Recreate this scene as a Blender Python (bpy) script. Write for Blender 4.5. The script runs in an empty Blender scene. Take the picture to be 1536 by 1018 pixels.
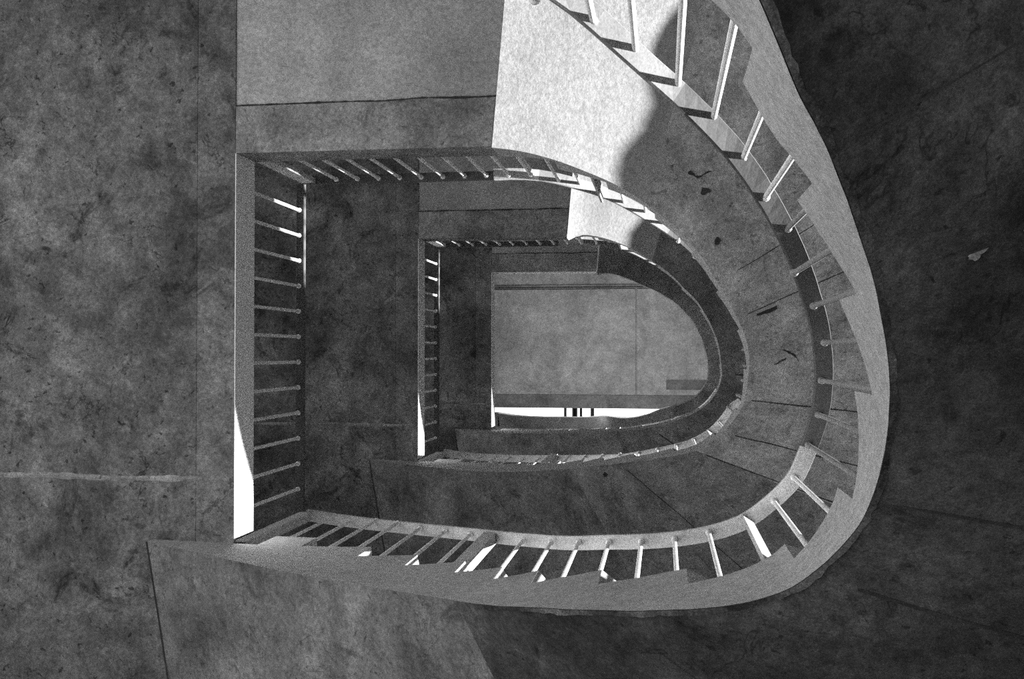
import bpy, bmesh, math, random
from mathutils import Vector, Matrix, noise

scene = bpy.context.scene
COL = scene.collection
random.seed(4)

# ---------------------------------------------------------------- plan tables (metres, camera at the origin, Z up)
TH_TAB=[159.7,156.81,153.92,151.02,148.13,145.24,142.35,139.46,136.56,133.67,130.78,127.89,125.0,122.1,119.21,116.32,113.43,110.54,107.64,104.75,101.86,98.97,96.08,93.18,90.29,87.4,84.51,81.62,78.72,75.83,72.94,70.05,67.16,64.26,61.37,58.48,55.59,52.7,49.8,46.91,44.02,41.13,38.24,35.34,32.45,29.56,26.67,23.78,20.88,17.99,15.1,12.21,9.32,6.42,3.53,0.64,-2.25,-5.14,-8.04,-10.93,-13.82,-16.71,-19.6,-22.5,-25.39,-28.28,-31.17,-34.06,-36.96,-39.85,-42.74,-45.63,-48.52,-51.42,-54.31,-57.2,-60.09,-62.98,-65.88,-68.77,-71.66,-74.55,-77.44,-80.34,-83.23,-86.12,-89.01,-91.9,-94.8,-97.69,-100.58,-103.47,-106.36,-109.26,-112.15,-115.04,-117.93,-120.82,-123.72,-126.61,-129.5]
PHI=[80.0,82.0,83.7,84.6,84.7,83.7,81.8,79.0,75.1,70.4,65.3,60.1,55.2,51.0,47.4,44.5,42.0,39.8,37.8,35.9,34.1,32.5,30.8,29.2,27.7,26.1,24.7,23.5,22.3,21.3,20.3,19.3,18.3,17.3,16.3,15.3,14.4,13.5,12.6,11.8,10.9,9.9,9.0,7.9,6.8,5.6,4.4,3.2,2.0,0.7,-0.6,-2.1,-3.8,-5.6,-7.5,-9.6,-11.6,-13.7,-15.7,-17.6,-19.4,-21.0,-22.3,-23.3,-24.1,-24.8,-25.6,-26.3,-27.0,-27.8,-28.5,-29.3,-30.2,-31.2,-32.3,-33.4,-34.6,-35.8,-37.0,-38.5,-40.4,-42.9,-46.0,-49.9,-54.4,-59.4,-64.4,-68.9,-72.4,-75.0,-76.7,-78.1,-79.2,-80.2,-81.0,-81.8,-82.6,-83.2,-83.9,-84.4,-85.0]
F1=[(-2.016,0.746,3.7),(-1.784,0.751,3.58),(-1.573,0.755,3.467),(-1.39,0.757,3.365),(-1.232,0.755,3.276),(-1.096,0.751,3.196),(-0.977,0.745,3.122),(-0.874,0.74,3.051),(-0.781,0.732,2.982),(-0.697,0.723,2.914),(-0.621,0.714,2.847),(-0.552,0.704,2.781),(-0.489,0.692,2.718),(-0.43,0.68,2.659),(-0.376,0.666,2.606),(-0.326,0.654,2.559),(-0.281,0.644,2.518),(-0.24,0.636,2.482),(-0.201,0.627,2.449),(-0.164,0.619,2.42),(-0.13,0.612,2.395),(-0.096,0.606,2.372),(-0.065,0.6,2.351),(-0.034,0.593,2.332),(-0.004,0.586,2.313),(0.026,0.579,2.295),(0.055,0.573,2.278),(0.083,0.566,2.263),(0.111,0.559,2.249),(0.139,0.551,2.236),(0.166,0.542,2.223),(0.193,0.532,2.211),(0.219,0.52,2.198),(0.244,0.507,2.185),(0.268,0.491,2.171),(0.289,0.472,2.156),(0.308,0.451,2.14),(0.326,0.429,2.121),(0.342,0.406,2.102),(0.357,0.382,2.082),(0.37,0.358,2.062),(0.381,0.334,2.042),(0.389,0.308,2.022),(0.395,0.281,2.003),(0.399,0.255,1.983),(0.402,0.229,1.964),(0.403,0.203,1.944),(0.404,0.179,1.925),(0.403,0.155,1.906),(0.402,0.131,1.887),(0.399,0.108,1.868),(0.396,0.086,1.848),(0.393,0.065,1.83),(0.388,0.044,1.811),(0.383,0.024,1.792),(0.377,0.005,1.773),(0.371,-0.014,1.755),(0.364,-0.032,1.736),(0.357,-0.05,1.718),(0.35,-0.067,1.699),(0.343,-0.084,1.68),(0.336,-0.101,1.662),(0.328,-0.117,1.643),(0.32,-0.132,1.624),(0.311,-0.147,1.605),(0.302,-0.162,1.586),(0.293,-0.177,1.567),(0.284,-0.192,1.548),(0.275,-0.207,1.529),(0.266,-0.222,1.51),(0.256,-0.237,1.491),(0.246,-0.252,1.472),(0.236,-0.268,1.454),(0.226,-0.283,1.435),(0.214,-0.299,1.417),(0.202,-0.315,1.399),(0.189,-0.33,1.381),(0.176,-0.348,1.363),(0.164,-0.368,1.345),(0.151,-0.392,1.328),(0.137,-0.418,1.311),(0.122,-0.446,1.296),(0.104,-0.472,1.281),(0.083,-0.496,1.267),(0.06,-0.519,1.253),(0.035,-0.541,1.239),(0.008,-0.563,1.225),(-0.021,-0.586,1.209),(-0.053,-0.608,1.189),(-0.087,-0.631,1.166),(-0.124,-0.653,1.137),(-0.163,-0.673,1.105),(-0.205,-0.691,1.069),(-0.249,-0.707,1.031),(-0.297,-0.722,0.993),(-0.348,-0.738,0.953),(-0.402,-0.753,0.913),(-0.461,-0.766,0.873),(-0.521,-0.776,0.832),(-0.583,-0.781,0.791),(-0.644,-0.782,0.75)]
F2=[(-2.006,0.742,6.7),(-1.776,0.748,6.58),(-1.565,0.752,6.467),(-1.383,0.753,6.365),(-1.227,0.752,6.276),(-1.091,0.747,6.196),(-0.969,0.738,6.122),(-0.858,0.725,6.051),(-0.759,0.711,5.982),(-0.672,0.697,5.914),(-0.596,0.684,5.847),(-0.527,0.671,5.781),(-0.464,0.657,5.718),(-0.407,0.642,5.659),(-0.355,0.63,5.606),(-0.309,0.62,5.559),(-0.266,0.61,5.518),(-0.227,0.601,5.482),(-0.19,0.592,5.449),(-0.155,0.585,5.42),(-0.123,0.579,5.395),(-0.091,0.573,5.372),(-0.061,0.566,5.351),(-0.032,0.558,5.332),(-0.003,0.55,5.313),(0.024,0.544,5.295),(0.051,0.537,5.278),(0.078,0.53,5.263),(0.104,0.523,5.249),(0.13,0.515,5.236),(0.155,0.506,5.223),(0.18,0.495,5.211),(0.203,0.483,5.198),(0.225,0.468,5.185),(0.246,0.452,5.171),(0.266,0.435,5.156),(0.284,0.416,5.14),(0.301,0.396,5.121),(0.317,0.376,5.102),(0.331,0.355,5.082),(0.345,0.334,5.062),(0.358,0.313,5.042),(0.37,0.292,5.022),(0.38,0.27,5.003),(0.389,0.248,4.983),(0.395,0.224,4.964),(0.398,0.201,4.944),(0.4,0.177,4.925),(0.401,0.154,4.906),(0.402,0.131,4.887),(0.403,0.109,4.868),(0.404,0.088,4.848),(0.404,0.067,4.83),(0.402,0.046,4.811),(0.4,0.025,4.792),(0.397,0.005,4.773),(0.392,-0.015,4.755),(0.388,-0.035,4.736),(0.382,-0.054,4.718),(0.375,-0.072,4.699),(0.368,-0.09,4.68),(0.359,-0.108,4.662),(0.35,-0.125,4.643),(0.341,-0.141,4.624),(0.331,-0.157,4.605),(0.322,-0.173,4.586),(0.313,-0.19,4.567),(0.304,-0.206,4.548),(0.294,-0.222,4.529),(0.284,-0.237,4.51),(0.273,-0.253,4.491),(0.262,-0.268,4.472),(0.251,-0.284,4.454),(0.239,-0.3,4.435),(0.227,-0.317,4.417),(0.215,-0.335,4.399),(0.203,-0.355,4.381),(0.19,-0.375,4.363),(0.176,-0.394,4.345),(0.16,-0.414,4.328),(0.143,-0.434,4.311),(0.124,-0.454,4.296),(0.105,-0.476,4.281),(0.083,-0.497,4.267),(0.06,-0.519,4.253),(0.035,-0.541,4.239),(0.008,-0.563,4.225),(-0.021,-0.586,4.209),(-0.053,-0.608,4.189),(-0.087,-0.631,4.166),(-0.124,-0.653,4.137),(-0.163,-0.673,4.105),(-0.205,-0.691,4.069),(-0.249,-0.707,4.031),(-0.297,-0.722,3.993),(-0.348,-0.738,3.953),(-0.402,-0.753,3.913),(-0.461,-0.766,3.873),(-0.521,-0.776,3.832),(-0.583,-0.781,3.791),(-0.644,-0.782,3.75)]
F3=[(-2.039,0.754,9.7),(-1.803,0.759,9.58),(-1.587,0.762,9.467),(-1.399,0.761,9.365),(-1.235,0.756,9.276),(-1.093,0.748,9.196),(-0.97,0.739,9.122),(-0.863,0.73,9.051),(-0.768,0.72,8.982),(-0.685,0.711,8.914),(-0.612,0.703,8.847),(-0.544,0.693,8.781),(-0.482,0.682,8.718),(-0.426,0.673,8.659),(-0.376,0.667,8.606),(-0.33,0.663,8.559),(-0.287,0.657,8.518),(-0.245,0.65,8.482),(-0.206,0.642,8.449),(-0.168,0.633,8.42),(-0.132,0.625,8.395),(-0.099,0.619,8.372),(-0.066,0.613,8.351),(-0.034,0.605,8.332),(-0.004,0.597,8.313),(0.026,0.586,8.295),(0.055,0.575,8.278),(0.082,0.563,8.263),(0.109,0.55,8.249),(0.136,0.538,8.236),(0.162,0.527,8.223),(0.187,0.516,8.211),(0.212,0.504,8.198),(0.236,0.491,8.185),(0.26,0.477,8.171),(0.283,0.462,8.156),(0.306,0.446,8.14),(0.327,0.429,8.121),(0.347,0.411,8.102),(0.366,0.392,8.082),(0.383,0.37,8.062),(0.397,0.348,8.042),(0.41,0.324,8.022),(0.422,0.3,8.003),(0.431,0.275,7.983),(0.44,0.25,7.964),(0.446,0.225,7.944),(0.451,0.199,7.925),(0.454,0.174,7.906),(0.454,0.148,7.887),(0.451,0.122,7.868),(0.447,0.097,7.848),(0.443,0.073,7.83),(0.439,0.05,7.811),(0.437,0.027,7.792),(0.433,0.005,7.773),(0.429,-0.017,7.755),(0.424,-0.038,7.736),(0.419,-0.059,7.718),(0.413,-0.079,7.699),(0.406,-0.1,7.68),(0.398,-0.119,7.662),(0.389,-0.138,7.643),(0.38,-0.157,7.624),(0.371,-0.176,7.605),(0.363,-0.195,7.586),(0.354,-0.214,7.567),(0.344,-0.233,7.548),(0.333,-0.251,7.529),(0.322,-0.269,7.51),(0.31,-0.287,7.491),(0.298,-0.305,7.472),(0.286,-0.324,7.454),(0.273,-0.343,7.435),(0.26,-0.362,7.417),(0.244,-0.38,7.399),(0.228,-0.398,7.381),(0.211,-0.415,7.363),(0.192,-0.431,7.345),(0.173,-0.448,7.328),(0.153,-0.466,7.311),(0.133,-0.487,7.296),(0.112,-0.51,7.281),(0.089,-0.532,7.267),(0.064,-0.555,7.253),(0.038,-0.576,7.239),(0.009,-0.598,7.225),(-0.022,-0.62,7.209),(-0.056,-0.642,7.189),(-0.092,-0.664,7.166),(-0.131,-0.687,7.137),(-0.173,-0.71,7.105),(-0.218,-0.733,7.069),(-0.266,-0.754,7.031),(-0.317,-0.771,6.993),(-0.37,-0.786,6.953),(-0.426,-0.798,6.913),(-0.484,-0.806,6.873),(-0.541,-0.807,6.832),(-0.594,-0.797,6.791),(-0.641,-0.777,6.75)]
F4=[(-1.957,0.724,11.84),(-1.775,0.75,11.84),(-1.592,0.766,11.84),(-1.415,0.77,11.84),(-1.254,0.768,11.84),(-1.119,0.767,11.84),(-1.006,0.768,11.84),(-0.904,0.766,11.84),(-0.809,0.759,11.84),(-0.723,0.751,11.84),(-0.65,0.749,11.84),(-0.588,0.752,11.781),(-0.532,0.756,11.718),(-0.478,0.758,11.659),(-0.425,0.756,11.606),(-0.374,0.752,11.559),(-0.325,0.746,11.518),(-0.278,0.737,11.482),(-0.233,0.725,11.449),(-0.189,0.711,11.42),(-0.148,0.696,11.395),(-0.109,0.679,11.372),(-0.072,0.663,11.351),(-0.037,0.65,11.332),(-0.004,0.64,11.313),(0.028,0.631,11.295),(0.059,0.622,11.278),(0.09,0.611,11.263),(0.119,0.601,11.249),(0.149,0.59,11.236),(0.178,0.58,11.223),(0.206,0.569,11.211),(0.234,0.557,11.198),(0.262,0.543,11.185),(0.288,0.528,11.171),(0.313,0.511,11.156),(0.338,0.493,11.14),(0.361,0.474,11.121),(0.383,0.453,11.102),(0.403,0.431,11.082),(0.421,0.407,11.062),(0.437,0.382,11.042),(0.451,0.356,11.022),(0.463,0.329,11.003),(0.473,0.302,10.983),(0.481,0.273,10.964),(0.485,0.245,10.944),(0.487,0.216,10.925),(0.487,0.187,10.906),(0.485,0.158,10.887),(0.482,0.131,10.868),(0.479,0.104,10.848),(0.476,0.079,10.83),(0.471,0.054,10.811),(0.466,0.029,10.792),(0.459,0.006,10.773),(0.451,-0.017,10.755),(0.444,-0.04,10.736),(0.437,-0.061,10.718),(0.43,-0.083,10.699),(0.424,-0.104,10.68),(0.417,-0.125,10.662),(0.409,-0.146,10.643),(0.4,-0.166,10.624),(0.39,-0.185,10.605),(0.379,-0.204,10.586),(0.369,-0.223,10.567),(0.358,-0.243,10.548),(0.348,-0.262,10.529),(0.338,-0.282,10.51),(0.326,-0.302,10.491),(0.313,-0.321,10.472),(0.3,-0.339,10.454),(0.285,-0.357,10.435),(0.269,-0.375,10.417),(0.252,-0.391,10.399),(0.234,-0.408,10.381),(0.216,-0.426,10.363),(0.198,-0.445,10.345),(0.179,-0.464,10.328),(0.16,-0.484,10.311),(0.138,-0.503,10.296),(0.115,-0.521,10.281),(0.091,-0.538,10.267),(0.065,-0.554,10.253),(0.038,-0.569,10.239),(0.009,-0.585,10.225),(-0.021,-0.602,10.209),(-0.053,-0.619,10.189),(-0.087,-0.635,10.166),(-0.123,-0.65,10.137),(-0.161,-0.664,10.105),(-0.202,-0.68,10.069),(-0.247,-0.699,10.031),(-0.296,-0.72,9.993),(-0.349,-0.739,9.953),(-0.405,-0.757,9.913),(-0.464,-0.772,9.873),(-0.524,-0.781,9.832),(-0.58,-0.778,9.791),(-0.632,-0.766,9.75)]
H1=[(-1.727,0.769,4.705),(-1.568,0.786,4.689),(-1.41,0.796,4.66),(-1.26,0.798,4.612),(-1.126,0.796,4.555),(-1.008,0.793,4.495),(-0.903,0.789,4.437),(-0.811,0.784,4.379),(-0.727,0.778,4.317),(-0.65,0.771,4.249),(-0.578,0.761,4.177),(-0.512,0.75,4.104),(-0.452,0.741,4.038),(-0.397,0.732,3.983),(-0.346,0.723,3.939),(-0.298,0.714,3.902),(-0.253,0.705,3.87),(-0.211,0.697,3.84),(-0.171,0.691,3.816),(-0.133,0.686,3.796),(-0.096,0.68,3.779),(-0.061,0.675,3.763),(-0.026,0.669,3.747),(0.008,0.662,3.731),(0.041,0.655,3.715),(0.073,0.647,3.701),(0.105,0.639,3.688),(0.137,0.63,3.677),(0.168,0.62,3.666),(0.199,0.609,3.654),(0.229,0.596,3.643),(0.258,0.582,3.632),(0.285,0.564,3.621),(0.31,0.544,3.608),(0.333,0.522,3.593),(0.355,0.499,3.575),(0.376,0.475,3.554),(0.395,0.45,3.533),(0.412,0.425,3.511),(0.426,0.397,3.489),(0.436,0.367,3.468),(0.444,0.337,3.447),(0.452,0.308,3.426),(0.459,0.28,3.406),(0.465,0.252,3.387),(0.47,0.225,3.367),(0.474,0.198,3.347),(0.476,0.171,3.327),(0.477,0.145,3.307),(0.476,0.118,3.287),(0.474,0.093,3.266),(0.472,0.068,3.243),(0.468,0.043,3.22),(0.464,0.019,3.197),(0.458,-0.004,3.173),(0.452,-0.027,3.149),(0.446,-0.05,3.126),(0.439,-0.072,3.102),(0.431,-0.093,3.079),(0.422,-0.114,3.056),(0.413,-0.134,3.034),(0.403,-0.154,3.013),(0.394,-0.174,2.992),(0.385,-0.194,2.972),(0.375,-0.213,2.952),(0.365,-0.233,2.932),(0.355,-0.252,2.912),(0.344,-0.272,2.892),(0.332,-0.291,2.872),(0.32,-0.311,2.852),(0.307,-0.33,2.831),(0.293,-0.349,2.807),(0.279,-0.368,2.782),(0.264,-0.387,2.756),(0.247,-0.406,2.729),(0.231,-0.426,2.702),(0.213,-0.446,2.675),(0.194,-0.466,2.648),(0.174,-0.486,2.62),(0.153,-0.506,2.591),(0.13,-0.524,2.559),(0.105,-0.543,2.526),(0.08,-0.561,2.492),(0.053,-0.58,2.458),(0.024,-0.6,2.423),(-0.007,-0.62,2.387),(-0.04,-0.64,2.348),(-0.075,-0.662,2.306),(-0.114,-0.687,2.261),(-0.156,-0.715,2.214),(-0.202,-0.744,2.167),(-0.251,-0.768,2.118),(-0.301,-0.786,2.065),(-0.353,-0.799,2.011),(-0.408,-0.809,1.957),(-0.467,-0.819,1.906),(-0.529,-0.828,1.857),(-0.594,-0.834,1.811),(-0.661,-0.835,1.77),(-0.729,-0.832,1.735),(-0.797,-0.825,1.705)]
H2=[(-1.701,0.757,7.705),(-1.549,0.777,7.689),(-1.392,0.785,7.66),(-1.239,0.784,7.612),(-1.102,0.779,7.555),(-0.983,0.773,7.495),(-0.878,0.766,7.437),(-0.784,0.758,7.379),(-0.701,0.75,7.317),(-0.625,0.742,7.249),(-0.557,0.733,7.177),(-0.494,0.724,7.104),(-0.436,0.715,7.038),(-0.384,0.708,6.983),(-0.335,0.701,6.939),(-0.29,0.695,6.902),(-0.246,0.686,6.87),(-0.205,0.677,6.84),(-0.165,0.667,6.816),(-0.128,0.658,6.796),(-0.092,0.649,6.779),(-0.058,0.64,6.763),(-0.025,0.631,6.747),(0.007,0.622,6.731),(0.038,0.613,6.715),(0.068,0.605,6.701),(0.098,0.595,6.688),(0.127,0.585,6.677),(0.156,0.575,6.666),(0.184,0.562,6.654),(0.21,0.549,6.643),(0.236,0.534,6.632),(0.261,0.518,6.621),(0.285,0.5,6.608),(0.307,0.48,6.593),(0.327,0.459,6.575),(0.345,0.437,6.554),(0.362,0.413,6.533),(0.378,0.389,6.511),(0.392,0.365,6.489),(0.406,0.341,6.468),(0.422,0.319,6.447),(0.442,0.3,6.426),(0.463,0.281,6.406),(0.48,0.26,6.387),(0.49,0.234,6.367),(0.495,0.207,6.347),(0.496,0.178,6.327),(0.496,0.15,6.307),(0.497,0.123,6.287),(0.497,0.097,6.266),(0.497,0.071,6.243),(0.495,0.045,6.22),(0.493,0.02,6.197),(0.489,-0.005,6.173),(0.484,-0.029,6.149),(0.478,-0.053,6.126),(0.472,-0.077,6.102),(0.464,-0.1,6.079),(0.456,-0.123,6.056),(0.447,-0.145,6.034),(0.437,-0.167,6.013),(0.427,-0.188,5.992),(0.416,-0.209,5.972),(0.404,-0.23,5.952),(0.392,-0.25,5.932),(0.38,-0.27,5.912),(0.367,-0.29,5.892),(0.355,-0.311,5.872),(0.342,-0.332,5.852),(0.329,-0.354,5.831),(0.315,-0.375,5.807),(0.3,-0.396,5.782),(0.283,-0.416,5.756),(0.265,-0.436,5.729),(0.247,-0.456,5.702),(0.227,-0.476,5.675),(0.207,-0.496,5.648),(0.185,-0.517,5.62),(0.162,-0.538,5.591),(0.138,-0.558,5.559),(0.112,-0.578,5.526),(0.085,-0.598,5.492),(0.056,-0.617,5.458),(0.025,-0.635,5.423),(-0.007,-0.653,5.387),(-0.041,-0.671,5.348),(-0.078,-0.69,5.306),(-0.117,-0.71,5.261),(-0.159,-0.731,5.214),(-0.204,-0.751,5.167),(-0.251,-0.77,5.118),(-0.301,-0.786,5.065),(-0.353,-0.799,5.011),(-0.408,-0.809,4.957),(-0.467,-0.819,4.906),(-0.529,-0.828,4.857),(-0.594,-0.834,4.811),(-0.661,-0.835,4.77),(-0.729,-0.832,4.735),(-0.797,-0.825,4.705)]
H3=[(-1.782,0.793,10.705),(-1.616,0.81,10.689),(-1.45,0.818,10.66),(-1.288,0.815,10.612),(-1.14,0.805,10.555),(-1.013,0.796,10.495),(-0.906,0.791,10.437),(-0.812,0.785,10.379),(-0.726,0.777,10.317),(-0.647,0.767,10.249),(-0.577,0.76,10.177),(-0.515,0.755,10.104),(-0.458,0.751,10.038),(-0.404,0.745,9.983),(-0.352,0.737,9.939),(-0.303,0.726,9.902),(-0.257,0.715,9.87),(-0.213,0.705,9.84),(-0.172,0.695,9.816),(-0.133,0.687,9.796),(-0.096,0.678,9.779),(-0.061,0.67,9.763),(-0.026,0.662,9.747),(0.007,0.653,9.731),(0.04,0.643,9.715),(0.071,0.632,9.701),(0.102,0.621,9.688),(0.133,0.609,9.677),(0.163,0.599,9.666),(0.192,0.589,9.654),(0.222,0.578,9.643),(0.25,0.565,9.632),(0.278,0.551,9.621),(0.305,0.534,9.608),(0.33,0.516,9.593),(0.353,0.496,9.575),(0.376,0.474,9.554),(0.397,0.452,9.533),(0.417,0.429,9.511),(0.435,0.405,9.489),(0.452,0.38,9.468),(0.468,0.354,9.447),(0.482,0.328,9.426),(0.495,0.301,9.406),(0.505,0.274,9.387),(0.513,0.245,9.367),(0.518,0.216,9.347),(0.52,0.187,9.327),(0.52,0.158,9.307),(0.52,0.129,9.287),(0.52,0.102,9.266),(0.52,0.074,9.243),(0.518,0.048,9.22),(0.516,0.021,9.197),(0.512,-0.005,9.173),(0.506,-0.031,9.149),(0.499,-0.056,9.126),(0.49,-0.08,9.102),(0.481,-0.104,9.079),(0.471,-0.127,9.056),(0.461,-0.15,9.034),(0.451,-0.172,9.013),(0.441,-0.195,8.992),(0.43,-0.216,8.972),(0.418,-0.238,8.952),(0.406,-0.259,8.932),(0.394,-0.28,8.912),(0.382,-0.302,8.892),(0.369,-0.324,8.872),(0.356,-0.345,8.852),(0.341,-0.366,8.831),(0.325,-0.386,8.807),(0.308,-0.406,8.782),(0.289,-0.425,8.756),(0.27,-0.444,8.729),(0.251,-0.465,8.702),(0.232,-0.487,8.675),(0.213,-0.511,8.648),(0.191,-0.535,8.62),(0.168,-0.558,8.591),(0.143,-0.58,8.559),(0.117,-0.601,8.526),(0.088,-0.624,8.492),(0.058,-0.646,8.458),(0.026,-0.669,8.423),(-0.008,-0.689,8.387),(-0.044,-0.709,8.348),(-0.082,-0.727,8.306),(-0.123,-0.747,8.261),(-0.167,-0.769,8.214),(-0.214,-0.79,8.167),(-0.264,-0.809,8.118),(-0.316,-0.825,8.065),(-0.37,-0.836,8.011),(-0.425,-0.844,7.957),(-0.484,-0.85,7.906),(-0.546,-0.854,7.857),(-0.612,-0.858,7.811),(-0.684,-0.863,7.77),(-0.765,-0.871,7.735),(-0.851,-0.881,7.705)]
B1=[(-1.584,0.798,4.705,153.3),(-1.486,0.812,4.705,151.4),(-1.359,0.805,4.663,149.4),(-1.239,0.805,4.609,147.0),(-1.114,0.815,4.541,143.8),(-0.98,0.812,4.469,140.4),(-0.849,0.81,4.394,136.4),(-0.584,0.79,4.161,126.4),(-0.444,0.761,4.004,120.3),(-0.326,0.741,3.916,113.7),(-0.204,0.72,3.825,105.8),(-0.08,0.703,3.771,96.5),(0.042,0.68,3.715,86.5),(0.163,0.645,3.669,75.8),(0.381,0.515,3.568,53.5),(0.439,0.422,3.496,43.8),(0.475,0.304,3.416,32.6),(0.496,0.199,3.342,21.8),(0.494,0.086,3.258,9.8),(0.486,-0.032,3.147,-3.8),(0.438,-0.139,3.035,-17.6),(0.371,-0.229,2.938,-31.7),(0.342,-0.344,2.845,-45.2),(0.273,-0.417,2.746,-56.8),(0.207,-0.505,2.644,-67.7),(0.126,-0.585,2.539,-77.9),(0.037,-0.643,2.434,-86.7),(-0.061,-0.697,2.329,-95.0),(-0.152,-0.738,2.222,-101.6),(-0.266,-0.746,2.089,-109.6)]
N1=[(-0.748,0.809,4.326,132.8),(0.293,0.586,3.622,63.4)]
B2=[(-1.61,0.816,7.705,153.1),(-1.509,0.803,7.705,152.0),(-1.38,0.808,7.67,149.6),(-1.272,0.812,7.62,147.4),(-1.157,0.805,7.569,145.2),(-1.044,0.807,7.509,142.3),(-0.919,0.798,7.443,139.0),(-0.68,0.761,7.301,131.8),(-0.548,0.74,7.163,126.5),(-0.419,0.717,7.006,120.3),(-0.29,0.695,6.903,112.6),(-0.161,0.675,6.809,103.4),(-0.036,0.641,6.752,93.2),(0.086,0.609,6.693,81.9),(0.198,0.566,6.65,70.8),(0.355,0.445,6.553,51.4),(0.408,0.341,6.466,39.9),(0.461,0.262,6.395,29.6),(0.488,0.168,6.323,19.0),(0.495,0.077,6.25,8.8),(0.48,-0.021,6.158,-2.4),(0.452,-0.134,6.043,-16.6),(0.403,-0.237,5.946,-30.5),(0.344,-0.341,5.848,-44.7),(0.267,-0.447,5.724,-59.1),(0.175,-0.53,5.607,-71.7),(0.083,-0.604,5.488,-82.2),(0.004,-0.692,5.399,-89.7),(-0.088,-0.74,5.3,-96.8),(-0.197,-0.776,5.18,-104.2),(-0.404,-0.841,4.974,-115.6),(-0.505,-0.848,4.881,-120.8),(-0.618,-0.865,4.805,-125.6)]
N2=[(-0.797,0.772,7.386,135.9),(0.299,0.514,6.608,59.8),(-0.3,-0.786,5.065,-110.9)]
RIS=[151.2,145.7,139.9,132.9,126.4,119.3,105.4,83.8,57.7,37.7,11.3,-16.9,-48.8,-73.5,-93.0,-108.0,-119.0]
MARKS=[(1, 'surface_crack', 0, 0.121, -0.752, 0.084, 0.0075, 5, 1, False), (1, 'surface_crack', 0, 0.577, -0.004, 0.0711, 0.0058, 35, 2, False), (1, 'surface_crack', 0, 0.553, 0.034, 0.0453, 0.0049, -35, 7, False), (1, 'stain', 0, 0.464, -0.192, 0.0507, 0.0158, -20, 3, True), (1, 'stain', 0, 0.164, -0.683, 0.027, 0.018, 10, 4, True), (1, 'stain', 0, 0.23, -0.477, 0.0152, 0.0152, 0, 5, True), (1, 'stain', 0, -0.316, 0.678, 0.018, 0.0108, -60, 6, True), (0, 'flaked_patch', 1, 0.488, -0.156, 0.0152, 0.007, -35, 9, True), (0, 'flaked_patch', 1, 0.567, -0.195, 0.014, 0.0082, -20, 10, True), (0, 'stain', 0, 0.662, 0.546, 0.0147, 0.0059, 10, 12, True)]

CAMR=[[0.988841, 0.000988, 0.148972], [-0.000988, -0.999913, 0.013183], [0.148972, -0.013183, -0.988754]]
WORLD=.08
SUN=22.0
PARA=1.15
SUND=(-1,-.02,-.325)
AREAS=[('bounce_fill',(-2.3,-.1,1.0),(0.3,0,1),2.6,1.2,21),('side_fill',(1.9,.1,2.9),(-1,0,.05),2.0,.9,3),('ceiling_fill',(-.3,0,11.6),(0,0,1),.8,.8,40)]  # unseen fill lights added: bounce stand-in, right side, ceiling
DOWN=.2  # downstand added below the outer parapet to cut the sun


Z1 = 3.75            # underside of first landing
H = 3.0              # storey height
TH = 0.184           # landing slab thickness
RZ = H / 17          # riser
XL, YT, YB = -1.6725, -0.79, 0.735     # edges of the stair well
WID = .95            # flight width

# ---------------------------------------------------------------- helpers
def link(name, bm, mat, parent=None, smooth=False):
    me = bpy.data.meshes.new(name)
    bmesh.ops.recalc_face_normals(bm, faces=bm.faces)
    bm.to_mesh(me); bm.free()
    me.materials.append(mat)
    if smooth:
        for p in me.polygons: p.use_smooth = True
        me.set_sharp_from_angle(angle=math.radians(32))
    o = bpy.data.objects.new(name, me); COL.objects.link(o)
    if parent: o.parent = parent
    return o

def empty(name, loc=(0, 0, 0)):
    o = bpy.data.objects.new(name, None); COL.objects.link(o)
    o.location = loc; o.empty_display_size = .2
    return o

def tag(o, label=None, cat=None, group=None, kind=None):
    if label: o['label'] = label
    if cat: o['category'] = cat
    if group: o['group'] = group
    if kind: o['kind'] = kind
    return o

def box(bm, x0, x1, y0, y1, z0, z1):
    v = [bm.verts.new((x, y, z)) for z in (z0, z1) for y in (y0, y1) for x in (x0, x1)]
    for f in ((0,1,3,2),(4,5,7,6),(0,1,5,4),(2,3,7,6),(0,2,6,4),(1,3,7,5)):
        bm.faces.new([v[i] for i in f])

def obox(bm, c, ax, hx, hy, z0, z1):
    """box with its x axis along the plan direction ax, plan centre c"""
    a = Vector((ax[0], ax[1])).normalized(); n = Vector((-a.y, a.x))
    P = [Vector(c) + a*sx*hx + n*sy*hy for sx, sy in ((-1,-1),(1,-1),(1,1),(-1,1))]
    lo = [bm.verts.new((p.x, p.y, z0)) for p in P]; hi = [bm.verts.new((p.x, p.y, z1)) for p in P]
    bm.faces.new(lo); bm.faces.new(hi)
    for i in range(4):
        j = (i+1) % 4
        bm.faces.new((lo[i], lo[j], hi[j], hi[i]))

def prism(bm, poly, z0, z1):
    lo = [bm.verts.new((x, y, z0)) for x, y in poly]; hi = [bm.verts.new((x, y, z1)) for x, y in poly]
    bm.faces.new(lo); bm.faces.new(hi)
    n = len(poly)
    for i in range(n):
        j = (i+1) % n
        bm.faces.new((lo[i], lo[j], hi[j], hi[i]))

def rings(bm, sections, cap=True):
    """loft closed sections (lists of equal length of 3-D points)"""
    R = [[bm.verts.new(p) for p in s] for s in sections]
    n = len(R[0])
    for a, b in zip(R, R[1:]):
        for i in range(n):
            j = (i+1) % n
            try: bm.faces.new((a[i], a[j], b[j], b[i]))
            except ValueError: pass
    if cap:
        bm.faces.new(R[0]); bm.faces.new(R[-1])
    return R

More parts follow.
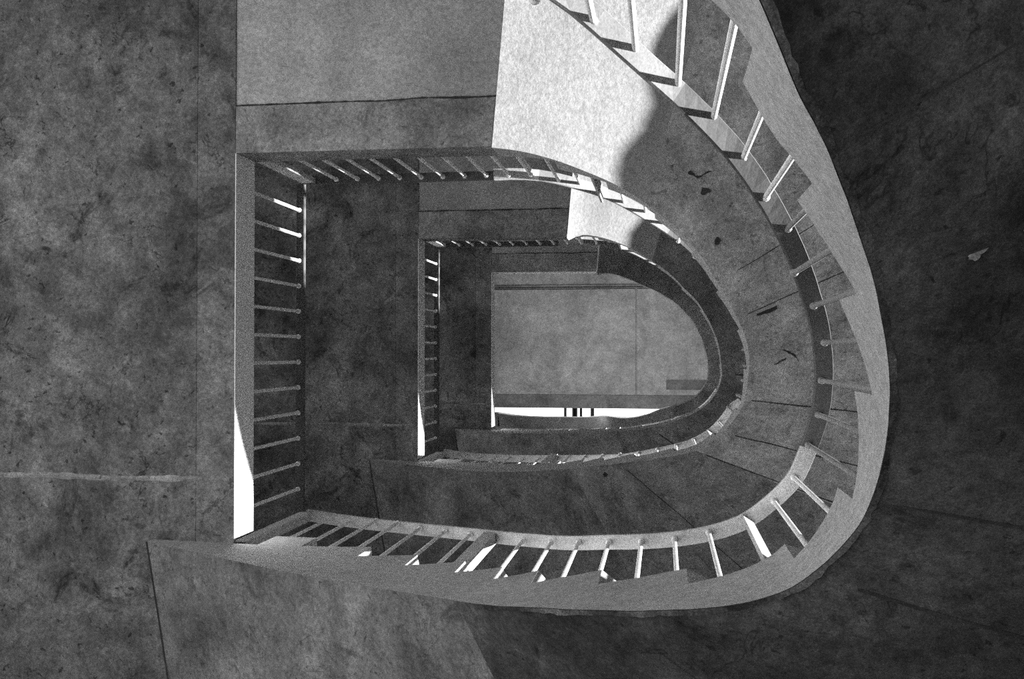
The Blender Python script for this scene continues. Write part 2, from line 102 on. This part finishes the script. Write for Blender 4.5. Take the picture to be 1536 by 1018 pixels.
def rod(bm, a, b, r, n=10):
    a, b = Vector(a), Vector(b); d = (b-a).normalized()
    u = d.orthogonal().normalized(); w = d.cross(u)
    rings(bm, [[p + (u*math.cos(t)+w*math.sin(t))*r for t in [2*math.pi*i/n for i in range(n)]] for p in (a, b)])

def interp(tab, x):
    """tab: list of (x, y) with x descending"""
    if x >= tab[0][0]: return tab[0][1]
    for (xa, ya), (xb, yb) in zip(tab, tab[1:]):
        if xb <= x <= xa:
            t = 0 if xa == xb else (xa-x)/(xa-xb)
            return ya + (yb-ya)*t
    return tab[-1][1]

# ---------------------------------------------------------------- materials
def nn(nt, t, x=0, y=0): return nt.nodes.new(t)

def concrete(name, base, blotch=.5, stain=.35, grain=.3, bump=.25, scale=1.0, seed=0.0):
    m = bpy.data.materials.new(name); m.use_nodes = True
    nt = m.node_tree; N = nt.nodes; L = nt.links
    bsdf = N['Principled BSDF']; bsdf.inputs['Roughness'].default_value = .88
    bsdf.inputs['Specular IOR Level'].default_value = .2
    geo = N.new('ShaderNodeNewGeometry')
    off = N.new('ShaderNodeVectorMath'); off.operation = 'ADD'; off.inputs[1].default_value = (seed*3.1, seed*1.7, seed*.9)
    L.new(geo.outputs['Position'], off.inputs[0])
    def noi(sc, det, rough, dist=0.0, stretch=None):
        n = N.new('ShaderNodeTexNoise'); n.inputs['Scale'].default_value = sc
        n.inputs['Detail'].default_value = det; n.inputs['Roughness'].default_value = rough
        n.inputs['Distortion'].default_value = dist
        src = off.outputs[0]
        if stretch:
            mp = N.new('ShaderNodeMapping'); mp.inputs['Scale'].default_value = stretch
            L.new(off.outputs[0], mp.inputs['Vector']); src = mp.outputs['Vector']
        L.new(src, n.inputs['Vector']); return n.outputs['Fac']
    def mr(src, a, b, lo, hi):
        r = N.new('ShaderNodeMapRange'); r.inputs['From Min'].default_value = a; r.inputs['From Max'].default_value = b
        r.inputs['To Min'].default_value = lo; r.inputs['To Max'].default_value = hi
        L.new(src, r.inputs['Value']); return r.outputs['Result']
    def mul(a, b):
        k = N.new('ShaderNodeMath'); k.operation = 'MULTIPLY'; L.new(a, k.inputs[0]); L.new(b, k.inputs[1]); return k.outputs[0]
    big = mr(noi(1.6*scale, 5, .6, .6), .32, .68, 1-blotch, 1+blotch*.55)
    mid = mr(noi(9*scale, 6, .65, .3), .35, .65, 1-blotch*.5, 1+blotch*.35)
    fine = mr(noi(55*scale, 4, .7), .34, .66, 1-grain*.9, 1+grain*.8)
    gra = mr(noi(230, 2, .6), .3, .7, 1-grain, 1+grain)
    st = mr(noi(4.2*scale, 8, .72, 1.2), .55, .66, 1.0, 1-stain)          # dark weathering patches
    pit = mr(noi(38*scale, 3, .5, .4), .65, .71, 1.0, 1-stain)        # small dark pits
    strk = mr(noi(6*scale, 4, .6, .2, (1, .12, .3)), .3, .7, 1-blotch*.25, 1+blotch*.2)
    # hairline cracks and scrapes: thin level lines of a noise field, broken up by a second one
    ra = N.new('ShaderNodeMath'); ra.operation = 'SUBTRACT'; ra.inputs[1].default_value = .5; L.new(noi(2.6*scale, 5, .6, .8), ra.inputs[0])
    rb = N.new('ShaderNodeMath'); rb.operation = 'ABSOLUTE'; L.new(ra.outputs[0], rb.inputs[0])
    line = mr(rb.outputs[0], .002, .009, 1.0, 0.0)
    mask = mr(noi(5.5*scale, 3, .5), .52, .6, 0.0, stain*.9)
    lm = mul(line, mask); inv = N.new('ShaderNodeMath'); inv.operation = 'SUBTRACT'; inv.inputs[0].default_value = 1.0; L.new(lm, inv.inputs[1])
    smudge = mr(noi(11*scale, 7, .7, 1.5), .57, .68, 1.0, 1+stain*.7)     # pale scuffs
    v = mul(mul(big, inv.outputs[0]), smudge)
    for k in (mid, fine, gra, st, pit, strk): v = mul(v, k)
    sc = N.new('ShaderNodeMath'); sc.operation = 'MULTIPLY'; sc.inputs[1].default_value = base; L.new(v, sc.inputs[0])
    cl = N.new('ShaderNodeClamp'); cl.inputs['Max'].default_value = .9; cl.inputs['Min'].default_value = .004; L.new(sc.outputs[0], cl.inputs['Value'])
    cb = N.new('ShaderNodeCombineColor')
    for i in range(3): L.new(cl.outputs[0], cb.inputs[i])
    L.new(cb.outputs[0], bsdf.inputs['Base Color'])
    if bump:
        bp = N.new('ShaderNodeBump'); bp.inputs['Strength'].default_value = bump; bp.inputs['Distance'].default_value = .01
        L.new(noi(45*scale, 5, .65), bp.inputs['Height']); L.new(bp.outputs[0], bsdf.inputs['Normal'])
    return m

def metal(name, base, rough=.5, var=.25):
    m = concrete(name, base, var*.6, var*.6, var*.7, .1, 2.0)
    b = m.node_tree.nodes['Principled BSDF']; b.inputs['Roughness'].default_value = rough
    b.inputs['Specular IOR Level'].default_value = .45
    return m

M_LAND = concrete('landing_concrete', .15, .7, .7, .36, seed=1)
M_BEAML = concrete('landing_margin_concrete', .175, .6, .6, .36, seed=1)
M_BEAM = concrete('landing_edge_concrete', .25, .5, .5, .34, seed=2)
M_PANEL = concrete('landing_panel_concrete', .34, .22, .15, .28, seed=3)
M_FASC = concrete('landing_fascia_concrete', .40, .12, .12, .22, .12, seed=4)
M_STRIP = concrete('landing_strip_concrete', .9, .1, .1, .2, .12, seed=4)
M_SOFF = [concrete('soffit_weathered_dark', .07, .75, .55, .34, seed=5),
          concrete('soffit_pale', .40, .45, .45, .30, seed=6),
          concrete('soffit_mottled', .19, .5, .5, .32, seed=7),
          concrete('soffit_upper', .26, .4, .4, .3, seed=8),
          concrete('soffit_sunlit', .37, .16, .12, .22, seed=10),  # paler, smoother tone confined to the sun patch to brighten it
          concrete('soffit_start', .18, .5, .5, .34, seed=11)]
M_STEP = concrete('step_concrete', .46, .25, .2, .28, seed=9)
M_JOINT = concrete('joint_dark_concrete', .035, .3, .2, .2)  # flat dark tone for joints, cracks, stains and bars
M_CRUST = concrete('drip_edge_crust', .10, .8, .6, .4, seed=12, scale=2.5)
M_CEIL = concrete('roof_slab_concrete', .42, .3, .25, .3, seed=13)
M_BORD = concrete('roof_border_concrete', .22, .4, .3, .3, seed=14)
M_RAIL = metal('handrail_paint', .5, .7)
M_RAIL_DIMMED = metal('handrail_sun_dimmed', .24, .7)  # darker copy that holds back the sunlit stretch of rail
M_RAIL_DARK = metal('handrail_dark_and_shade', .09, .7)  # dark landing rails; on curved rails it paints in shade
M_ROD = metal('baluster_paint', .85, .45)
M_ROD_SHADED = metal('baluster_shaded', .26, .6)  # darker copy painting shade on the right of the well
M_WALL = concrete('wall_concrete', .3, .4, .3, .25, seed=15)
M_FLOOR = concrete('floor_concrete', .4, .4, .3, .25, seed=16)
M_PANE = bpy.data.materials.new('skylight_glazing'); M_PANE.use_nodes = True
_b = M_PANE.node_tree.nodes['Principled BSDF']
_b.inputs['Base Color'].default_value = (.8, .8, .8, 1); _b.inputs['Roughness'].default_value = .6
_b.inputs['Emission Color'].default_value = (1, 1, 1, 1); _b.inputs['Emission Strength'].default_value = 2.5

# ---------------------------------------------------------------- flights of stairs
def outdir(th):
    a = math.radians(interp(list(zip(TH_, PHI)), th)); return Vector((math.cos(a), math.sin(a)))

def station(F, th):
    """inner edge point and soffit height of a flight at polar angle th"""
    n = len(F); u = (TH_[0]-th)/(TH_[0]-TH_[-1])*(n-1); u = min(max(u, 0), n-1)
    i = min(int(u), n-2); t = u-i
    P = [Vector(F[min(max(i+k, 0), n-1)]) for k in (-1, 0, 1, 2)]
    if i == 0: P[0] = P[1]*2-P[2]
    if i == n-2: P[3] = P[2]*2-P[1]
    return .5*((2*P[1]) + (P[2]-P[0])*t + (2*P[0]-5*P[1]+4*P[2]-P[3])*t*t + (3*P[1]-P[0]-3*P[2]+P[3])*t**3)

def tread_z(k): return Z1 + TH - k*RZ

INNER = {}; INNER_T = {}
def rise(th, z, dz):
    """the soffit twists up a little toward its outer edge where the flight starts to turn"""
    return interp([(-34, 0), (-44, .04), (-54, .10), (-64, .135), (-75, .12), (-84, .095), (-94, .04), (-104, 0)], th)  # lift shaped to let sun reach the start of the soffit

def tread_under(th, dz):
    k = sum(1 for r in RIS if r > th); return tread_z(min(k, 17))+dz

def flight(F, dz, label, soff, joints, zones=(), top=False):
    root = empty('stair_flight', (0, 0, 0))
    tag(root, label, 'stairs', 'curved concrete stair flights')
    ths = list(TH_)
    INNER_T[id(F)] = []
    for i in range(200):
        th = TH_[0]+(TH_[-1]-TH_[0])*i/199; p = station(F, th)
        for r in (0, .2, .6, WID-.1): INNER_T[id(F)].append((th, p.to_2d()+outdir(th)*r))
    INNER[id(F)] = [station(F, TH_[0]+(TH_[-1]-TH_[0])*i/1200).to_2d() for i in range(1201)]
    # waist slab with the soffit on its underside
    thc = max(t for t, p in zip(TH_, F) if p[0] > XL)
    ths_s = sorted(set(ths + [(a+b)/2 for a, b in zip(ths, ths[1:])] + [thc+.02]), reverse=True)
    secs = []
    for th in ths_s:
        p = station(F, th); d = outdir(th)
        zt = (Z1+dz-.001) if th > thc+.01 and not top else p.z+.035
        q = Vector((p.x, p.y)) + d*WID; m = Vector((p.x, p.y)) + d*.4; m2 = Vector((p.x, p.y)) + d*.85
        up = rise(th, p.z, dz)
        secs.append([(p.x, p.y, p.z), (m.x, m.y, p.z+up*.4), (m2.x, m2.y, p.z+up*.9), (q.x, q.y, p.z+up), (q.x, q.y, max(zt, p.z+up+.01)), (p.x, p.y, zt)])
    bm = bmesh.new(); rings(bm, secs); slab = link('waist_slab', bm, soff, root, True)
    slab.data.materials.append(M_FASC)
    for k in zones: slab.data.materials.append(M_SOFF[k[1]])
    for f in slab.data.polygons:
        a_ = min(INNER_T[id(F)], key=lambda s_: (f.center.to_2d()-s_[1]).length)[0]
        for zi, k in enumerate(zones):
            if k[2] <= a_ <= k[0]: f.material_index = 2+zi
    for f in slab.data.polygons:                       # inner string face painted paler, in place of light within the well
        if abs(f.normal.z) < .3 and f.center.to_2d().length < 2.35 and all(
                min((slab.data.vertices[v].co.to_2d()-s_).length for s_ in INNER[id(F)]) < .02 for v in f.vertices):
            f.material_index = 1
    # steps, one mesh each
    cuts = [thc] + list(RIS) + [TH_[-1]]
    k0 = 0
    if top:
        cuts = [TH_[0]] + [r for r in RIS if r < 119.5] + [TH_[-1]]; k0 = 5
    for k in range(len(cuts)-1):
        a, b = cuts[k], cuts[k+1]
        zt = tread_z(k+k0)+dz
        tt = [a] + [t for t in ths if b < t < a] + [b]
        secs = []
        for th in tt:
            p = station(F, th); d = outdir(th); q = Vector((p.x, p.y)) + d*WID
            zb = min(p.z+.035, zt-.02); zo = min(p.z+.035+rise(th, p.z, dz), zt-.003)
            secs.append([(p.x, p.y, zb), (q.x, q.y, zo), (q.x, q.y, zt), (p.x, p.y, zt)])
        bm = bmesh.new(); rings(bm, secs); link('step', bm, M_FASC, root)
    # unseen outer parapet, height and downstand shaped to block sun
    secs = []
    for th in ths:
        if th > thc - 6 and not top: continue
        p = station(F, th); d = outdir(th); q = Vector((p.x, p.y)) + d*WID; q2 = q + d*.12; low = .8 if dz else .35; h = p.z + low + (PARA-low)*max(0, min(1, (th+20)/25))
        dn = -rise(th, p.z, dz) + DOWN*max(0, min(1, (th+32)/26))*max(0, min(1, (75-th)/20))
        secs.append([(q.x+d.x*.001, q.y+d.y*.001, p.z-dn), (q2.x, q2.y, p.z-dn), (q2.x, q2.y, h), (q.x+d.x*.001, q.y+d.y*.001, h)])
    bm = bmesh.new(); rings(bm, secs); link('outer_parapet', bm, M_WALL, root)
    if not top:
        p = station(F, TH_[0]); d = outdir(TH_[0]); n = Vector((-d.y, d.x)); bm = bmesh.new(); prev = None
        for i in range(30):
            c = Vector((p.x, p.y))+d*(WID*i/29); w = .004+.004*abs(noise.noise((i*.4, dz, 1)))
            row = [bm.verts.new((c.x-n.x*w*s_, c.y-n.y*w*s_, p.z-.003)) for s_ in (-.6, 1.4)]
            if prev: bm.faces.new((prev[0], prev[1], row[1], row[0]))
            prev = row
        link('shuttering_joint', bm, M_JOINT, slab)
    # dark joints between the shuttering panels of the soffit
    for (jt, r0, r1, jw) in joints:
        p = station(F, jt); d = outdir(jt); n = Vector((-d.y, d.x))
        bm = bmesh.new(); nseg = 14; prev = None
        for i in range(nseg+1):
            r = r0 + (r1-r0)*i/nseg; w = jw*(.55+.9*noise.noise((r*9, jt, 2.0))**2+.3*random.random())
            c = Vector((p.x, p.y)) + d*r + n*.004*noise.noise((r*6, jt, 5))
            row = []
            for s in (-1, 1):
                e = c+n*w*s
                # follow the soffit height: step along the curve
                row.append(bm.verts.new((e.x, e.y, p.z-.004)))
            if prev: bm.faces.new((prev[0], prev[1], row[1], row[0]))
            prev = row
        link('shuttering_joint', bm, M_JOINT, slab)
    # crust of dirt along the drip edge of the soffit
    bm = bmesh.new(); prev = None
    for i in range(220):
        th = TH_[0]+(TH_[-1]-TH_[0])*i/219
        if th > 128 or dz > 0: prev = None; continue
        p = station(F, th); d = outdir(th)
        t2 = station(F, th-.5); tg = Vector((t2.x-p.x, t2.y-p.y)).normalized(); nrm = Vector((tg.y, -tg.x))
        if nrm.dot(Vector((p.x, p.y))) < 0: nrm = -nrm
        w = .013+.009*noise.noise((i*.15, dz, 0))+.006*noise.noise((i*.7, dz, 4))
        a_ = Vector((p.x, p.y))+nrm*.001; b_ = Vector((p.x, p.y))+nrm*max(w, .004)
        row = [bm.verts.new((a_.x, a_.y, p.z-.003)), bm.verts.new((b_.x, b_.y, p.z-.003))]
        if prev: bm.faces.new((prev[0], prev[1], row[1], row[0]))
        prev = row
    if dz: bm.free()
    else: link('drip_edge', bm, M_CRUST, slab)
    if top:
        bm = bmesh.new(); box(bm, -3.4, F[0][0]+.002, F[0][1]-.0, 2.2, F[0][2], tread_z(5)+dz); link('arrival_slab', bm, soff, root)
    return root

TH_ = TH_TAB
J1 = [(103, .14, .9, .0016), (57, .10, .9, .0036), (36, .03, .9, .0028), (-50, .05, .9, .0024)]
J2 = [(111, .05, .9, .0028), (72, .06, .9, .0026), (53, .06, .9, .0034), (30, .03, .9, .0034), (-25, .05, .9, .0026), (-52, .10, .9, .0022)]
J3 = [(100, .1, .9, .006), (20, .1, .9, .005)]
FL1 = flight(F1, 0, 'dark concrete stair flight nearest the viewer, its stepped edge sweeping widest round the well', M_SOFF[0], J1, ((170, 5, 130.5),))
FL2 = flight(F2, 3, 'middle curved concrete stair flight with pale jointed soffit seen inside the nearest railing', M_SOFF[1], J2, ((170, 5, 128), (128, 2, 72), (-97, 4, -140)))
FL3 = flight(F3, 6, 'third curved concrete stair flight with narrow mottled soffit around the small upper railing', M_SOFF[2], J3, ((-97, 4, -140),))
FL4 = flight(F4, 9, 'topmost and smallest curved concrete stair flight edging the D-shaped view of the roof slab', M_SOFF[3], [], top=True)

FL = [FL1, FL2, FL3]
# cracks, stains and flaked patches on the soffits (plan position, size, direction in degrees)
def mark(parent, F, name, mat, x, y, ln, wd, ang, seed, blob=False):
    best = min(((math.hypot(c.x-x, c.y-y), th, r) for th in [TH_[0]-i*1.5 for i in range(193)] for r in [k*.05 for k in range(20)]
                for c in (station(F, th).to_2d()+outdir(th)*r,)))
    z = station(F, best[1]).z + rise(best[1], 0, 0)*best[2]/WID - .005
    bm = bmesh.new(); a = math.radians(ang); u = Vector((math.cos(a), math.sin(a))); n = Vector((-u.y, u.x))
    g_ = .55*best[2]*0
    if blob:
        pts = []
        for i in range(22):
            t = 2*math.pi*i/22; q = 1+.55*noise.noise((math.cos(t)*1.5, math.sin(t)*1.5, seed))+.25*noise.noise((math.cos(t)*4, math.sin(t)*4, seed))
            pts.append(Vector((x, y))+u*math.cos(t)*ln*q+n*math.sin(t)*wd*q)
        bm.faces.new([bm.verts.new((p.x, p.y, z)) for p in pts])
    else:
        prev = None
        for i in range(16):
            s = i/15*2-1; c = Vector((x, y))+u*s*ln+n*ln*.35*noise.noise((s*1.6, seed, 0)); w = wd*(1-abs(s)**3)*(.5+abs(noise.noise((s*5, seed, 3)))*1.6)
            row = [bm.verts.new((c.x+n.x*w*k, c.y+n.y*w*k, z)) for k in (-1, 1)]
            if prev: bm.faces.new((prev[0], prev[1], row[1], row[0]))
            prev = row
    return link(name, bm, mat, parent)
SL = [next(c for c in f.children if c.name.startswith('waist_slab')) for f in FL]
for m_ in MARKS: mark(SL[m_[0]], (F1, F2, F3)[m_[0]], m_[1], (M_JOINT, M_SOFF[3])[m_[2]], *m_[3:])

# ---------------------------------------------------------------- landings
def landing(i, label):
    z = Z1 + H*i
    root = empty('stair_landing', (0, 0, 0)); tag(root, label, 'landing', 'concrete landings')
    c0 = Vector((F2[-1][0], F2[-1][1])) if i < 2 else Vector((F3[-1][0], F3[-1][1]))
    d = outdir(TH_[-1])
    e = lambda y: c0.x + d.x*((y-c0.y)/d.y)
    g = .0015
    xb, yb = -1.834, -.976
    bm = bmesh.new(); box(bm, -3.4, xb-g, -2.3, 2.2, z, z+TH); link('slab', bm, M_LAND, root)
    bm = bmesh.new(); box(bm, xb-g, XL-.10, -2.3, 2.2, z+.02, z+TH); box(bm, XL-.10, e(YT)-.1, -2.3, YT-.1, z+.02, z+TH)
    link('slab_core', bm, M_JOINT, root)
    # edge beam along the well, its lit fascia a part of its own
    bm = bmesh.new(); box(bm, xb, XL-.003, -2.3, 2.2, z, z+.0195)
    link('edge_beam', bm, M_BEAML, root)
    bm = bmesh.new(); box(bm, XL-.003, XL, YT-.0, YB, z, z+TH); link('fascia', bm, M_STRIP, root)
    # side panel and its edge beam toward the rising flight
    bm = bmesh.new(); prism(bm, [(XL+g-.012, -2.3), (e(-2.3)-.002, -2.3), (e(yb)-.002, yb-g), (XL+g-.012, yb-g)], z+.006, z+.0195)
    link('soffit_panel', bm, M_PANEL, root)
    bm = bmesh.new(); prism(bm, [(XL-.003+g, yb), (e(yb)-.002, yb), (e(YT)-.002, YT-.003), (XL-.003+g, YT-.003)], z, z+.0195)
    link('edge_beam', bm, M_BEAM, root)
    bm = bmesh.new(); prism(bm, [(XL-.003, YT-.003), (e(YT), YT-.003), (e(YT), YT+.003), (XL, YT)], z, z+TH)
    link('fascia', bm, M_STRIP if i == 2 else M_BEAM, root)  # paler on the top landing, painted in place of light
    # ragged joint lines
    bm = bmesh.new(); prev = None
    for k in range(80):
        x = XL + (e(yb)-XL)*k/79; w = .0015+.006*max(0, noise.noise((x*7, i, 3)))+.003*random.random()
        c = yb-.002+.006*noise.noise((x*5, i, 8))*(1 if x > -1.2 else .2)
        row = [bm.verts.new((x, c-w, z-.002)), bm.verts.new((x, c+w*.7, z-.002))]
        if prev: bm.faces.new((prev[0], prev[1], row[1], row[0]))
        prev = row
    link('cracked_joint', bm, M_JOINT, root)
    # low casting ridge across the soffit
    bm = bmesh.new(); secs = []
    for k in range(60):
        x = -3.38 + (XL-.02+3.38)*k/59; y = .503+.008*noise.noise((x*3, i, 1)); w = .010+.014*abs(noise.noise((x*9, i, 2)))
        secs.append([(x, y-w, z+.001), (x, y, z-.005), (x, y+w, z+.001)])
    rings(bm, secs); link('casting_ridge', bm, M_BEAM, root)
    return root
landing(0, 'large nearest concrete landing filling the left side, sunlit strip on its well edge')
landing(1, 'second concrete landing seen through the nearest railing, with a dark mottled underside')
landing(2, 'third and smallest concrete landing bordering the roof slab view on its left')

# ---------------------------------------------------------------- railings
def baluster(parent, x, y, ztop, zbot, collar=True):
    bm = bmesh.new(); rod(bm, (x, y, zbot), (x, y, ztop), .0078)
    a_ = math.degrees(math.atan2(y, x)); m_ = M_ROD_SHADED if -50 < a_ < 40 else M_ROD
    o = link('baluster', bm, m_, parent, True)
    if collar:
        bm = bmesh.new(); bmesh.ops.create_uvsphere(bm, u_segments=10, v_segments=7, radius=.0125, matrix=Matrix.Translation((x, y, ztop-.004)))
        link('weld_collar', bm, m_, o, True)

def rail_bar(parent, path, width, thick, bank=0.0, mat=None):
    """path: inner lower edge; width goes outward (away from the well)"""
    secs = []
    n = len(path)
    for i in range(n):
        p = Vector(path[i]); a = Vector(path[max(i-1, 0)]); b = Vector(path[min(i+1, n-1)])
        t = Vector((b.x-a.x, b.y-a.y)).normalized(); o = Vector((-t.y, t.x))
        w = width(i/(n-1)) if callable(width) else width
        q = p + Vector((o.x, o.y, 0))*w
        a_ = math.degrees(math.atan2(p.y, p.x)); bk = bank*max(0, min(1, (a_+92)/14))*max(0, min(1, (50-a_)/30))  # outward tilt added to turn the underside from the sun
        q.z -= bk*w
        c = .004
        secs.append([p+Vector((o.x*c, o.y*c, 0)), q-Vector((o.x*.001, o.y*.001, 0)), q+Vector((0, 0, .001)), q+Vector((0, 0, thick)), p+Vector((0, 0, thick)), p+Vector((0, 0, c))])
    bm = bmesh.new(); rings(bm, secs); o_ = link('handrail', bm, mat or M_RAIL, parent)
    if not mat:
        o_.data.materials.append(M_RAIL_DARK); o_.data.materials.append(M_RAIL_DIMMED)
        for f in o_.data.polygons:  # paint shade on the right stretch, dim the sunlit one
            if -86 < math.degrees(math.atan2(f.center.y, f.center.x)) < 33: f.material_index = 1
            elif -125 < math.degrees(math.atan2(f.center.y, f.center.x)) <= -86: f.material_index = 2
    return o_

def tread_under(th, dz):
    k = sum(1 for r in RIS if r > th); return tread_z(min(k, 17))+dz

def flight_rail(Hc, dz, B, Nw, F, label):
    root = empty('stair_railing', (0, 0, 0)); tag(root, label, 'railing', 'curved stair railings')
    path = list(reversed(Hc)) if False else list(Hc)
    # outward = right-hand side check
    a, b = Vector(path[50]), Vector(path[51]); t = Vector((b.x-a.x, b.y-a.y)); o = Vector((-t.y, t.x))
    if o.dot(Vector((a.x, a.y))) < 0: path.reverse()
    rev = path[0] != tuple(Hc[0])
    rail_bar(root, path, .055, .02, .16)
    for (x, y, z, th) in B:
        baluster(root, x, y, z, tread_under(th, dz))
    for (x, y, z, th, hx, hy, ang) in Nw:
        bm = bmesh.new(); obox(bm, (x, y), (math.cos(math.radians(ang)), math.sin(math.radians(ang))), hx, hy, tread_under(th, dz)-.02, z+.002)
        link('newel_post', bm, M_RAIL, root)
    return root

N1b = [N1[0]+(.028, .024, 0), N1[1]+(.024, .006, 37)]
N2b = [N2[0]+(.028, .024, 0), N2[1]+(.024, .006, 37), N2[2]+(.026, .006, 100)]
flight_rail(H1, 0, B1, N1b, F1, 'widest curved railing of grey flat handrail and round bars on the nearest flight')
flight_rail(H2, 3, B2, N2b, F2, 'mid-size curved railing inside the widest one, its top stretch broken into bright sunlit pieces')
B3 = []
for (x, y, z, th) in B2:
    # same bars one storey up, kept on that storey's own handrail
    p = min(H3, key=lambda q: abs(math.atan2(q[1], q[0])-math.atan2(y, x)))
    r = math.hypot(p[0], p[1])+.028; s = r/math.hypot(x, y)
    B3.append((x*s, y*s, z+3, th))
N3b = []
for n_ in N2b:
    p = min(H3, key=lambda q: abs(math.atan2(q[1], q[0])-math.atan2(n_[1], n_[0]))); s = (math.hypot(p[0], p[1])+.028)/math.hypot(n_[0], n_[1])
    N3b.append((n_[0]*s, n_[1]*s, n_[2]+3)+n_[3:])
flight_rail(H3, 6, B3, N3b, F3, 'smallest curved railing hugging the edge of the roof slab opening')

def landing_rail(i, label):
    z = Z1 + H*i; zr = 4.705 + H*i; zf = z+TH
    root = empty('landing_railing', (0, 0, 0)); tag(root, label, 'railing', 'landing railings')
    xi, yi = XL-.07, YT-.037
    rail_bar(root, [(xi, y, zr) for y in (-.83, -.3, .3, .772)], .042, .02, 0, M_RAIL_DARK)
    rail_bar(root, [(x, yi, zr) for x in (-.80, -1.2, -1.73)], .042, .02, 0, M_RAIL_DARK)
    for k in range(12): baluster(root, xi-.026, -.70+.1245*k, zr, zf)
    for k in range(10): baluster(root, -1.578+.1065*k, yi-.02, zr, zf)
    for (x, y, hx, hy) in ((xi+.02, yi-.018, .035, .012), (xi+.015, .80, .03, .02)):
        bm = bmesh.new(); box(bm, x-hx, x+hx, y-hy, y+hy, zf-.02, zr+.003); link('newel_post', bm, M_RAIL, root)
    return root
landing_rail(0, 'straight railing of thin bars on the nearest landing, beside the tall white strip')
landing_rail(1, 'short straight railing of tiny bars on the second landing')

# ---------------------------------------------------------------- roof slab seen through the top of the well
ZC = 14.6
c = bmesh.new()
def ceil_box(bm, x0, x1, y0, y1, z0=ZC, z1=ZC+.25): box(bm, x0, x1, y0, y1, z0, z1)
SKY0, SKY1 = ZC*.0555, ZC*.0555+.42
xs, ys, yb2 = -.0255*ZC, -.0649*ZC, .0418*ZC
g = .02
bm = c
ceil_box(bm, -3.4, xs-g, ys+g, yb2); ceil_box(bm, xs+g*.2, 2.1, ys+g, yb2)
ceil_box(bm, -3.4, 2.1, -2.3, ys-g)
box(bm, -3.4, 2.1, -2.3, SKY0, ZC+.05, ZC+.25)
box(bm, -3.4, 2.1, SKY1, 2.2, ZC, ZC+.25)
tag(link('ceiling', bm, M_CEIL), kind='structure')
bm = bmesh.new(); box(bm, -3.4, 2.1, yb2+.004, SKY0, ZC-.01, ZC+.05); tag(link('trim_1', bm, M_BORD), kind='structure')
bm = bmesh.new(); box(bm, -3.4, -.28, ys-.045, ys-.02, ZC-.03, ZC-.012); box(bm, -3.4, -.28, ys-.004, ys+.008, ZC-.016, ZC+.01)
tag(link('trim_2', bm, M_BORD), kind='structure')
sk = empty('skylight', (0, 0, 0)); tag(sk, 'narrow bright skylight strip with dark bars at the edge of the roof slab', 'skylight')
bm = bmesh.new(); box(bm, -3.3, 2.0, SKY0+.005, SKY1-.005, ZC+.10, ZC+.12); link('glazing', bm, M_PANE, sk)
for x in (-1.42, -1.30, -1.27, -1.19, -1.03):
    bm = bmesh.new(); box(bm, x-.012, x+.012+.03*random.random(), SKY0+.004, SKY1-.004, ZC+.02, ZC+.1); link('glazing_bar', bm, M_JOINT, sk)
hb = empty('roof_hatch', (0, 0, 0)); tag(hb, 'dark recessed rectangular hatch at the lower right of the roof slab', 'hatch')
bm = bmesh.new(); box(bm, .05, .9, .385, .53, ZC-.012, ZC-.002); link('cover', bm, M_BORD, hb)

# ---------------------------------------------------------------- floor far below, walls around the stair
bm = bmesh.new(); box(bm, -3.5, 2.4, -2.4, 2.3, -1.75, -1.6); tag(link('floor', bm, M_FLOOR), kind='structure')
for nm, bx in (('wall_left', (-3.6, -3.41, -2.4, 2.3)), ('wall_back', (-3.6, 2.4, -2.5, -2.31)), ('wall_front', (-3.6, 2.4, 2.21, 2.4))):
    bm = bmesh.new(); box(bm, *bx, -1.6, ZC+.25); tag(link(nm, bm, M_WALL), kind='structure')
bm = bmesh.new(); box(bm, 2.41, 2.6, -2.5, -.5, 10.35, ZC+.25); tag(link('wall_right_sun_block', bm, M_WALL), kind='structure')  # unseen wall piece, cut to keep sun off the top flight


# ---------------------------------------------------------------- light
w = bpy.data.worlds.new('world'); scene.world = w; w.use_nodes = True
w.node_tree.nodes['Background'].inputs[0].default_value = (1, 1, 1, 1)
w.node_tree.nodes['Background'].inputs[1].default_value = WORLD

def aim(o, d): o.rotation_euler = Vector(d).to_track_quat('-Z', 'Y').to_euler()
s = bpy.data.lights.new('sun', 'SUN'); s.energy = SUN; s.angle = math.radians(1.2)
so = bpy.data.objects.new('sun', s); COL.objects.link(so); so.location = (8, 0, 8); aim(so, SUND)

def area(name, loc, d, sx, sy, power):
    l = bpy.data.lights.new(name, 'AREA'); l.shape = 'RECTANGLE'; l.size = sx; l.size_y = sy; l.energy = power
    o = bpy.data.objects.new(name, l); COL.objects.link(o); o.location = loc; aim(o, d); return o
for a in AREAS: area(*a)

# ---------------------------------------------------------------- camera
cam = bpy.data.cameras.new('camera'); co = bpy.data.objects.new('camera', cam); COL.objects.link(co)
cam.sensor_width = 36; cam.lens = 36*1500/1536; cam.clip_start = .02
co.matrix_world = Matrix(CAMR).to_4x4()
scene.camera = co
scene.view_settings.view_transform = 'Standard'
scene.view_settings.look = 'None'
scene.view_settings.exposure = 0
scene.cycles.use_denoising = False
